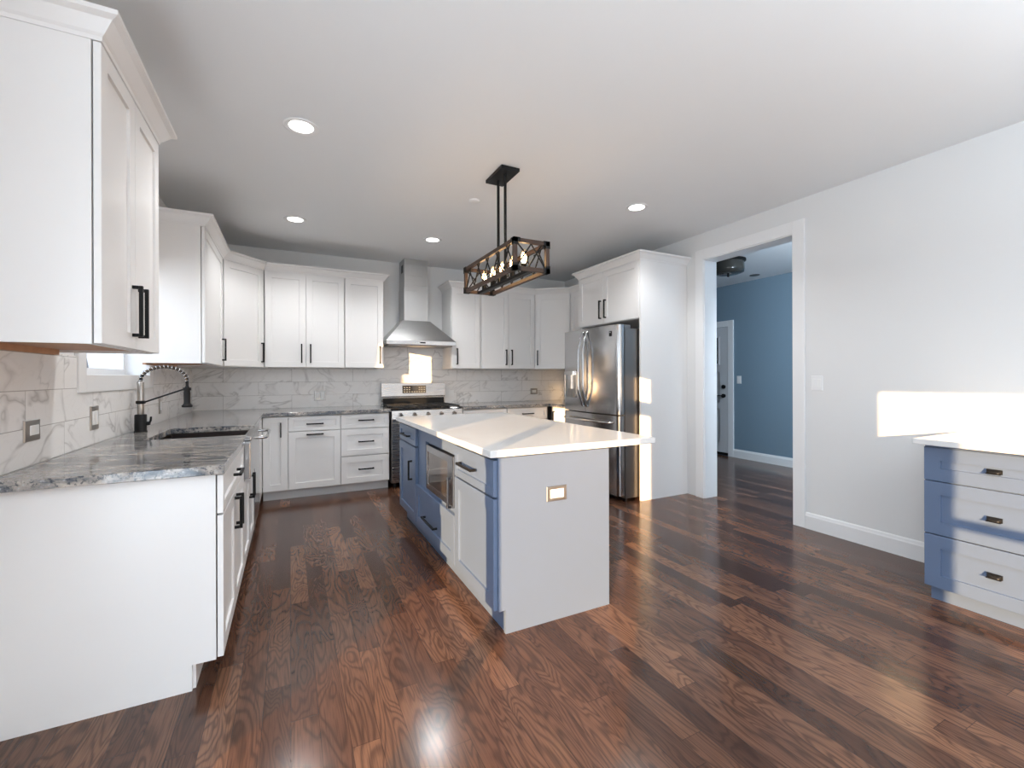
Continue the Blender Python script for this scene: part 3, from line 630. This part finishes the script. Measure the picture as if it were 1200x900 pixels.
def grate(xa, xb):
    m = MB(); ya, yb = gy0 + 0.03, gy1 - 0.10; z = 0.936; h = 0.014
    for y in (ya, yb): m.box(xa, xb, y - 0.007, y + 0.007, z - h, z)
    for x in (xa, xb): m.box(x - 0.007, x + 0.007, ya, yb, z - h, z)
    for k in range(1, 6): y = ya + (yb - ya) * k / 6; m.box(xa, xb, y - 0.005, y + 0.005, z - h + 0.002, z)
    m.box((xa + xb) / 2 - 0.005, (xa + xb) / 2 + 0.005, ya, yb, z - h + 0.002, z)
    for x in (xa, xb):
        for y in (ya, yb): m.box(x - 0.008, x + 0.008, y - 0.008, y + 0.008, 0.906, z)
    return m
third = (gx1 - gx0 - 0.05) / 3
for k in range(3): part('grate', grate(gx0 + 0.025 + k * third + 0.006, gx0 + 0.025 + (k + 1) * third - 0.006), GRATE, rg)
for bx, by in ((gx0 + 0.16, 5.26), (gx0 + 0.16, 5.58), ((gx0 + gx1) / 2, 5.42), (gx1 - 0.16, 5.26), (gx1 - 0.16, 5.58)):
    part('burner', MB().lathe((bx, by, 0.906), [(0.055, 0), (0.05, 0.006), (0.036, 0.007), (0.036, 0.015), (0.030, 0.018), (0, 0.018)]), GRATE, rg)
bg = MB().loft([[(x, gy1, 0.90), (x, gy1 - 0.055, 0.90), (x, gy1 - 0.06, 1.02), (x, gy1 - 0.075, 1.03), (x, gy1 - 0.055, 1.195), (x, gy1, 1.20)] for x in (gx0 + 0.004, gx1 - 0.004)])
bgo = part('backguard', bg, RSTEEL, rg)
part('backguard_vent', MB().box(gx0 + 0.02, gx1 - 0.02, gy1 - 0.066, gy1 - 0.05, 0.925, 1.005), BLACK, bgo, 'black lower vent strip')
dm = MB().loft([[(x, gy1 - 0.071, 1.06), (x, gy1 - 0.0665, 1.165), (x, gy1 - 0.05, 1.165), (x, gy1 - 0.05, 1.06)] for x in ((gx0 + gx1) / 2 - 0.155, (gx0 + gx1) / 2 + 0.155)])
dsp = part('display', dm, DGLASS, bgo, 'black control display')
bt = MB()
for r_ in range(3):
    for k in range(9):
        if 3 <= k <= 5 and r_ > 0: continue
        bxx = (gx0 + gx1) / 2 - 0.138 + k * 0.0325; zz = 1.078 + r_ * 0.028; yy = gy1 - 0.0715 + (zz - 1.06) * 0.043
        bt.box(bxx, bxx + 0.020, yy, yy + 0.002, zz, zz + 0.010)
part('buttons', bt, plain('button_grey', (0.22, 0.23, 0.23), 0.4).m, bgo)

# ------------------------------------------------------------------ hood
hxa, hxb = 1.030, 1.895; hcx0, hcx1 = 1.282, 1.588; hyf = 5.385; hyc = 5.575
hood = thing('range_hood', 'stainless chimney range hood on the wall above the range', 'range hood', ((hxa + hxb) / 2, YB, 1.66))
part('canopy', MB().loft([[(hxa, hyf, 1.722), (hxb, hyf, 1.722), (hxb, YB - 0.012, 1.722), (hxa, YB - 0.012, 1.722)], [(hcx0 - 0.02, hyc - 0.02, 1.985), (hcx1 + 0.02, hyc - 0.02, 1.985), (hcx1 + 0.02, YB - 0.012, 1.985), (hcx0 - 0.02, YB - 0.012, 1.985)]]), HOODM, hood)
part('lip', MB().box(hxa - 0.002, hxb + 0.002, hyf - 0.002, YB - 0.012, 1.670, 1.722), STEEL, hood, bevel=0.003)
part('filter', MB().box(hxa + 0.03, hxb - 0.03, hyf + 0.04, YB - 0.05, 1.660, 1.672), STEELD, hood)
FHd = Fr((0, hyf - 0.002), (1, 0), (0, -1))
part('control_strip', MB().fbox(FHd, 1.435, 1.500, 1.690, 1.706, 0, 0.003), BLACK, hood, 'small black control strip')
bb = MB()
for du in (-0.075, -0.055, 0.055, 0.075): bb.cyl(FHd.p(1.467 + du, 1.698, 0), FHd.p(1.467 + du, 1.698, 0.004), 0.006)
part('button', bb, CHROME, hood)
part('chimney', MB().box(hcx0, hcx1, hyc, YB - 0.002, 1.98, 2.40), HOODM, hood, bevel=0.002)
up = part('upper_chimney', MB().box(hcx0 + 0.004, hcx1 - 0.004, hyc + 0.004, YB - 0.002, 2.40, C - 0.002), HOODM, hood, bevel=0.002)
vs = MB()
for k in range(5): vs.box(hcx0 + 0.0025, hcx0 + 0.0045, hyc + 0.07 + k * 0.022, hyc + 0.08 + k * 0.022, 2.60, 2.70)
part('vent_slot', vs, GAP, up)

# ------------------------------------------------------------------ fridge
r0, r1 = 3.505, 4.505; rm = 4.030; fxd = 2.925
fr = thing('refrigerator', 'stainless french-door refrigerator under the tall white cabinet', 'refrigerator', (3.3, 4.0, 0))
part('body', MB().box(3.035, 3.80, r0, r1, 0.035, 1.765), STEELD, fr, 'grey cabinet sides')
part('leg', MB().cyl((3.08, r0 + 0.06, 0), (3.08, r0 + 0.06, 0.04), 0.022), BLACK, fr)
part('leg', MB().cyl((3.08, r1 - 0.06, 0), (3.08, r1 - 0.06, 0.04), 0.022), BLACK, fr)
part('leg', MB().cyl((3.74, r0 + 0.06, 0), (3.74, r0 + 0.06, 0.04), 0.022), BLACK, fr)
part('leg', MB().cyl((3.74, r1 - 0.06, 0), (3.74, r1 - 0.06, 0.04), 0.022), BLACK, fr)
part('toe_grille', MB().box(3.045, 3.06, r0 + 0.01, r1 - 0.01, 0.012, 0.06), BLACK, fr)
part('gasket', MB().box(3.020, 3.037, r0 + 0.012, r1 - 0.012, 0.07, 1.79), GAP, fr)
def bowed(ya, yb, z0, z1, n=24):                # door slab bowed across the whole fridge width, rounded outer edges
    def front(y):
        k = (y - (r0 + r1) / 2) / ((r1 - r0) / 2); x = fxd + 0.030 * k * k
        e = min(y - r0, r1 - y)
        if e < 0.035: x += 0.035 - math.sqrt(max(0, 0.035 ** 2 - (0.035 - e) ** 2))
        return x
    ys = [ya + (yb - ya) * i / n for i in range(n + 1)]
    if ya <= r0 + 0.001: ys = [r0, r0 + 0.002, r0 + 0.006, r0 + 0.013, r0 + 0.024] + [y for y in ys if y > r0 + 0.034]
    if yb >= r1 - 0.001: ys = [y for y in ys if y < r1 - 0.034] + [r1 - 0.024, r1 - 0.013, r1 - 0.006, r1 - 0.002, r1]
    m = MB(); f = [(front(y), y) for y in ys]; bk = [(3.022, yb), (3.022, ya)]
    ring = lambda z: [(x, y, z) for x, y in f + bk]
    nn = len(ring(0)); A, B = ring(z0), ring(z1)
    m.add(A + B, [(i, i + 1, nn + i + 1, nn + i) for i in range(len(f) - 1)], True)
    m.add(A + B, [(i, (i + 1) % nn, nn + (i + 1) % nn, nn + i) for i in range(len(f) - 1, nn)] + [tuple(reversed(range(nn))), tuple(range(nn, 2 * nn))])
    return m, front
mr, front = bowed(r0, rm - 0.003, 0.885, 1.800)
ml, _ = bowed(rm + 0.003, r1, 0.885, 1.800)
mz, _ = bowed(r0, r1, 0.065, 0.872)
dR = part('door', mr, STEEL, fr); dL = part('door', ml, STEEL, fr); dZ = part('freezer_drawer', mz, STEEL, fr)
def arched(y, bow, sgn):
    pts = []
    for i in range(21):
        k = i / 20; z = 0.955 + 0.80 * k; a = math.sin(PI * k)
        pts.append((front(y) - 0.012 - 0.052 * min(1, a * 1.6), y + sgn * 0.010 * a, z))
    return MB().tube([(front(y), y, 0.945)] + pts + [(front(y), y, 1.765)], 0.0125, 10)
part('handle', arched(rm - 0.036, 0.06, -1), HANDLE, dR, 'arched steel handle')
part('handle', arched(rm + 0.036, 0.06, 1), HANDLE, dL, 'arched steel handle')
hp = [(front(r0 + 0.10), r0 + 0.10, 0.80)] + [(front(r0 + 0.10 + (r1 - r0 - 0.20) * i / 16) - 0.055 * min(1, 3 * math.sin(PI * max(0.08, min(0.92, i / 16)))), r0 + 0.10 + (r1 - r0 - 0.20) * i / 16, 0.80) for i in range(17)] + [(front(r1 - 0.10), r1 - 0.10, 0.80)]
part('handle', MB().tube(hp, 0.0125, 10), CHROME, dZ, 'bright bar handle')
# dispenser in the far door
dy0, dy1, dz0, dz1 = 4.20, 4.455, 1.035, 1.350
dx = front(4.33)
dsq = MB()
for a, b, c, e in ((dy0, dy0 + 0.012, dz0, dz1), (dy1 - 0.012, dy1, dz0, dz1), (dy0, dy1, dz0, dz0 + 0.012), (dy0, dy1, dz1 - 0.014, dz1)): dsq.box(dx - 0.010, dx + 0.012, a, b, c, e)
dob = part('dispenser', dsq, STEEL, dL)
part('dispenser_recess', MB().box(dx - 0.006, dx + 0.004, dy0 + 0.01, dy1 - 0.01, dz0 + 0.01, dz1 - 0.01), steel('dispenser_steel', (0.42, 0.42, 0.42), 0.15), dL)
part('dispenser_paddle', MB().box(dx - 0.022, dx - 0.004, dy0 + 0.10, dy0 + 0.155, dz0 + 0.10, dz0 + 0.27).box(dx - 0.03, dx - 0.004, dy0 + 0.05, dy1 - 0.04, dz1 - 0.055, dz1 - 0.014), CHROME, dL)
# two-square dark emblem near the top of the near door
sx = front(3.62)
st = MB()
for yy in (3.605, 3.661): st.box(sx - 0.003, sx + 0.004, yy - 0.004, yy + 0.034, 1.685, 1.740)
part('badge', st, BLACK, dR, 'two small dark squares')
part('badge_window', MB().box(sx - 0.004, sx + 0.002, 3.614, 3.626, 1.722, 1.731).box(sx - 0.004, sx + 0.002, 3.670, 3.682, 1.722, 1.731), PLASTIC, dR)
part('hinge_cover', MB().box(3.0, 3.12, r0 + 0.012, r0 + 0.07, 1.765, 1.800), STEELD, fr, bevel=0.004)
part('hinge_cover', MB().box(3.0, 3.12, r1 - 0.07, r1 - 0.012, 1.765, 1.800), STEELD, fr, bevel=0.004)

# ------------------------------------------------------------------ island
I0, I1 = 1.975, 4.055; IX1 = 1.592; idp = IX1 - 0.888
def island_box(label, u0, u1, items, extra=None):
    return base_cab(label, FI, u0, u1, idp, items, mat=CABB, z0=0.118, z1=0.872, name='island_cabinet', toe=0.045)
c1 = island_box('slate blue island cabinet closest to the camera with its broad end panel and outlet', I0 + 0.020, 2.560, [
    ('drawer', I0 + 0.004, 2.556, 0.678, 0.862, (False, 2.325, 0.772, 0.235)), ('door', I0 + 0.004, 2.556, 0.122, 0.672, None)])
pts = [(-idp, 0), (-0.062, 0), (-0.062, 0.118), (-0.0225, 0.118), (-0.0225, 0.872), (-idp, 0.872)]
part('end_panel', MB().loft([[FI.p(I0, z, n) for n, z in pts], [FI.p(I0 + 0.02, z, n) for n, z in pts]]), ISLP, c1)
FIe = Fr((0, I0), (1, 0), (0, -1))
# microwave cabinet: open niche with face frame over a drawer
u0, u1 = 2.560, 3.480
c2 = thing('island_cabinet', 'slate blue island cabinet in the middle holding the microwave over a drawer', 'cabinet', FI.p(3.0, 0, -0.35))
nz0, nz1, nu0, nu1 = 0.455, 0.790, 2.600, 3.270
cm = MB().fbox(FI, u0, u1, 0.118, nz0, -idp, -0.0225).fbox(FI, u0, u1, nz1, 0.872, -idp, -0.0225).fbox(FI, u0, nu0, nz0, nz1, -idp, -0.0225).fbox(FI, nu1, u1, nz0, nz1, -idp, -0.0225).fbox(FI, u0, u1, 0.118, 0.872, -idp, -0.55)
part('carcass', cm, CABB, c2)
part('toe_kick', MB().fbox(FI, u0, u1, 0, 0.118, -idp, -0.0675), CABB, c2)
fronts(c2, FI, CABB, [('drawer', u0 + 0.004, u1 - 0.004, 0.122, 0.430, (False, 3.06, 0.245, 0.30))])
island_box('slate blue island cabinet at the far end facing the range', 3.480, I1, [
    ('drawer', 3.484, I1 - 0.002, 0.720, 0.862, (False, 3.77, 0.785, 0.235)), ('door', 3.484, I1 - 0.002, 0.122, 0.714, (True, 3.60, 0.515, 0.16))])
# microwave
mw = thing('microwave_oven', 'stainless built-in microwave in the island side', 'microwave', FI.p(2.93, nz0, -0.2))
part('body', MB().fbox(FI, nu0 + 0.006, nu1 - 0.006, nz0 + 0.002, nz1 - 0.006, -0.45, -0.044), STEELD, mw)
mf = MB()
ma, mb_, mc, md = nu0 + 0.012, nu1 - 0.075, nz0 + 0.006, nz1 - 0.012
for a, b, c, e in ((ma + 0.10, mb_ - 0.03, md - 0.045, md), (ma + 0.10, mb_ - 0.03, mc, mc + 0.035), (ma, ma + 0.10, mc, md), (mb_ - 0.03, mb_, mc, md)): mf.fbox(FI, a, b, c, e, -0.042, -0.006)
part('door', mf, STEEL, mw)
part('window', MB().fbox(FI, ma + 0.095, mb_ - 0.025, mc + 0.03, md - 0.04, -0.042, -0.012), plain('smoked_mirror', (0.30, 0.27, 0.25), 0.05, 0.9).m, mw, 'dark mirror window')
part('handle', MB().fbox(FI, nu0 + 0.020, nu0 + 0.034, mc + 0.0, mc + 0.19, 0.014, 0.026).fbox(FI, nu0 + 0.020, nu0 + 0.034, mc + 0.0, mc + 0.014, -0.008, 0.018).fbox(FI, nu0 + 0.020, nu0 + 0.034, mc + 0.176, mc + 0.19, -0.008, 0.018), STEEL, mw)
solo('quartz_countertop', MB().box(0.862, 1.925, 1.958, 4.075, CT0 + 0.002, CT1), QUARTZ, 'white quartz countertop overhanging the blue island', 'countertop', (1.4, 3.0, CT0), bevel=0.004)
plate('island_outlet', 'nickel-framed outlet set sideways in the island end panel', 'outlet', FIe, 1.247, 0.662, 0.122, 0.078, NICKEL, [(0, 0, 0.082, 0.046)])

# ------------------------------------------------------------------ dining base cabinet at the right wall
D1 = 1.212; D0 = 0.22; dmid = 0.93
dcab = thing('base_cabinet', 'slate blue three-drawer base cabinet along the white wall', 'cabinet', (3.55, 0.9, 0))
ddp = XR - 3.225 - 0.004
part('carcass', MB().fbox(FD, D0, D1, 0.085, 0.880, -ddp, -0.0225), CABB, dcab)
part('toe_kick', MB().fbox(FD, D0, D1 - 0.012, 0, 0.085, -ddp, -0.060), CABB, dcab)
def cup(F, u, z):
    m = MB(); n = 14; rings = []
    for k in range(6):
        a = k / 5 * PI / 2; r = 0.052 * math.cos(a * 0.0) ; d = 0.026 * math.sin(PI / 2 - a) ; zz = 0.016 * math.sin(a)
        rings.append([F.p(u - 0.028 + 0.056 * i / n, z + zz - 0.004 + 0.0, d * math.sqrt(max(0.05, 1 - (2 * i / n - 1) ** 4))) for i in range(n + 1)])
    m.loft(rings, False, True, closed=False)
    m.fbox(F, u - 0.029, u + 0.029, z - 0.010, z + 0.014, 0, 0.004)
    m.fbox(F, u - 0.027, u + 0.027, z - 0.010, z - 0.006, 0, 0.024)
    return m
for z0, z1, hz_ in ((0.684, 0.868, 0.775), (0.385, 0.678, 0.530), (0.088, 0.379, 0.240)):
    dd = part('drawer_front', MB().shaker(FD, D0 + 0.003, D1 - 0.003, z0, z1, 0.07), CABB, dcab)
    part('cup_pull', cup(FD, 0.926, hz_), BLACK, dd, 'black cup pull')
solo('quartz_countertop', MB().box(3.182, XR - 0.002, D0 - 0.03, 1.248, 0.882, CT1), QUARTZ, 'white quartz countertop on the blue cabinet along the wall', 'countertop', (3.5, 0.9, 0.88), bevel=0.004)

# ------------------------------------------------------------------ pendant
px0, px1, py0, py1, pz0, pz1 = 1.272, 1.536, 2.507, 3.412, 1.955, 2.160
pcx, pcy = (px0 + px1) / 2, (py0 + py1) / 2
pl = thing('linear_pendant', 'rectangular dark wood lattice pendant light hanging over the island', 'pendant light', (pcx, pcy, C))
b = 0.026
part('canopy', MB().box(1.335, 1.480, 2.820, 3.105, C - 0.026, C - 0.001), BLACK, pl, bevel=0.003)
for y in (2.905, 3.025): part('rod', MB().cyl((pcx, y, pz0 + 0.012), (pcx, y, C - 0.024), 0.0105), BLACK, pl); 
fm = MB()
for x in (px0, px1 - b):
    for z in (pz0, pz1 - b): fm.box(x, x + b, py0, py1, z, z + b)
for y in (py0, py1 - b):
    for z in (pz0, pz1 - b): fm.box(px0 + b, px1 - b, y, y + b, z, z + b)
    for x in (px0, px1 - b): fm.box(x, x + b, y, y + b, pz0 + b, pz1 - b)
part('frame', fm, DWOOD, pl, bevel=0.002)
br = MB(); e = 0.0025; k = 0.045
for x, sx_ in ((px0, 1), (px1, -1)):
    for y, sy in ((py0, 1), (py1, -1)):
        for z, sz in ((pz0, 1), (pz1, -1)):
            q = lambda a, s, l: (min(a - s * e, a + s * l), max(a - s * e, a + s * l))
            br.box(*q(x, sx_, k), *q(y, sy, b + 0.002), *q(z, sz, b + 0.002)); br.box(*q(x, sx_, b + 0.002), *q(y, sy, k), *q(z, sz, b + 0.002)); br.box(*q(x, sx_, b + 0.002), *q(y, sy, b + 0.002), *q(z, sz, k))
part('corner_bracket', br, BLACK, pl, 'black metal corner caps')
def bars(pairs): 
    m = MB()
    for a, c in pairs: m.cyl(a, c, 0.0050, n=6)
    return m
for x in (px0 + b / 2, px1 - b / 2):
    za, zb_ = pz0 + b, pz1 - b; ya, yb = py0 + b, py1 - b; n = 5; L = (yb - ya) / n; pr = []
    for i in range(n):
        y = ya + i * L; pr += [((x, y, za), (x, y + L * 0.62, zb_)), ((x, y + L * 0.38, zb_), (x, y + L, za))]
        pr += [((x, y + L * 0.31, (za + zb_) / 2), (x, y + L * 0.69, (za + zb_) / 2))] if i in (1, 3) else []
    part('lattice', bars(pr), BLACK, pl)
for y in (py0 + b / 2, py1 - b / 2):
    za, zb_ = pz0 + b, pz1 - b; xa, xb = px0 + b, px1 - b; m_ = (xa + xb) / 2
    part('lattice', bars([((xa, y, zb_), (m_ - 0.03, y, (za + zb_) / 2)), ((xb, y, zb_), (m_ + 0.02, y, (za + zb_) / 2)), ((m_ + 0.0, y, zb_), (xb, y, za)), ((m_ - 0.02, y, za), (xb - 0.03, y, zb_)), ((xa, y, za), (m_, y, zb_))]), BLACK, pl)
part('lamp_bar', MB().box(pcx - 0.020, pcx + 0.020, py0 + b - 0.002, py1 - b + 0.002, pz0 - 0.002, pz0 + 0.018), BLACK, pl)
FIL = emit('filament_glow', (1, 0.66, 0.34), 26.0)
for i in range(5):
    y = py0 + 0.115 + i * (py1 - py0 - 0.23) / 4; z = pz0 + 0.018
    sk_ = part('socket', MB().lathe((pcx, y, z), [(0.020, -0.01), (0.020, 0.052), (0.015, 0.056), (0, 0.056)], 14), BLACK, pl)
    bl = part('bulb', MB().lathe((pcx, y, z + 0.054), [(0.010, 0), (0.013, 0.008), (0.025, 0.035), (0.027, 0.06), (0.022, 0.085), (0.010, 0.10), (0, 0.102)], 14), BULBG, pl)
    part('filament', MB().lathe((pcx, y, z + 0.058), [(0.006, 0), (0.016, 0.012), (0.020, 0.04), (0.011, 0.072), (0, 0.076)], 10), FIL, bl)
    l = new_light('pendant_glow', 'POINT', (pcx, y, z + 0.095), 0.38, (1, 0.70, 0.40), shadow_soft_size=0.03)

# ------------------------------------------------------------------ ceiling fittings
LENS = emit('downlight_lens', (1, 0.97, 0.92), 9.0)
dl = thing('recessed_downlight', 'round recessed ceiling light closest to the camera, over the sink counter', 'ceiling light', (0.065, 2.93, C), 'recessed ceiling lights')
part('trim_ring', MB().lathe((0.065, 2.93, C), [(0.098, -0.0005), (0.098, -0.004), (0.090, -0.007), (0.070, -0.004), (0.066, -0.001)], 32), TRIMP, dl)
part('lens', MB().lathe((0.065, 2.93, C), [(0.066, -0.0006), (0.066, -0.0025), (0.0, -0.003)], 32), LENS, dl)
spots = [(0.065, 2.93)]
for x, y, lab in ((0.05, 4.67, 'round recessed ceiling light above the counter corner by the angled cabinet'), (1.395, 4.71, 'round recessed ceiling light in front of the range hood'), (2.75, 3.016, 'round recessed ceiling light in front of the fridge cabinet')):
    copy_tree(dl, (x, y, C), lab); spots.append((x, y))
for x, y in spots: new_light('downlight_beam', 'SPOT', (x, y, C - 0.02), 50, (0.97, 0.985, 1), (0, 0, -1), spot_size=math.radians(140), spot_blend=0.6, shadow_soft_size=0.06)
solo('sprinkler_cover', MB().lathe((1.405, 3.507, C), [(0.046, 0), (0.046, -0.006), (0.040, -0.010), (0, -0.010)], 24), TRIMP, 'small flat white disc on the ceiling beside the pendant canopy', 'ceiling cover', (1.405, 3.507, C))
fl = thing('flush_mount_light', 'dark drum flush-mount light on the hallway ceiling, unlit', 'ceiling light', (4.90, 3.745, HC))
part('base_plate', MB().lathe((4.90, 3.745, HC), [(0.20, 0), (0.20, -0.022), (0.19, -0.026), (0, -0.026)], 32), BLACK, fl)
part('shade', MB().lathe((4.90, 3.745, HC), [(0.178, -0.026), (0.182, -0.12), (0.176, -0.155), (0.13, -0.172), (0.05, -0.178), (0, -0.178)], 32), plain('smoked_shade', (0.045, 0.043, 0.038), 0.12).m, fl, 'smoky glass shade')
part('finial', MB().lathe((4.90, 3.745, HC), [(0.004, -0.176), (0.014, -0.184), (0.016, -0.195), (0.010, -0.207), (0, -0.21)], 12), BLACK, fl)
solo('ceiling_vent', MB().lathe((5.95, 4.12, HC), [(0.065, 0), (0.065, -0.005), (0.055, -0.009), (0, -0.009)], 24), STEELD, 'small dark round fitting on the hallway ceiling', 'ceiling fitting', (5.95, 4.12, HC))
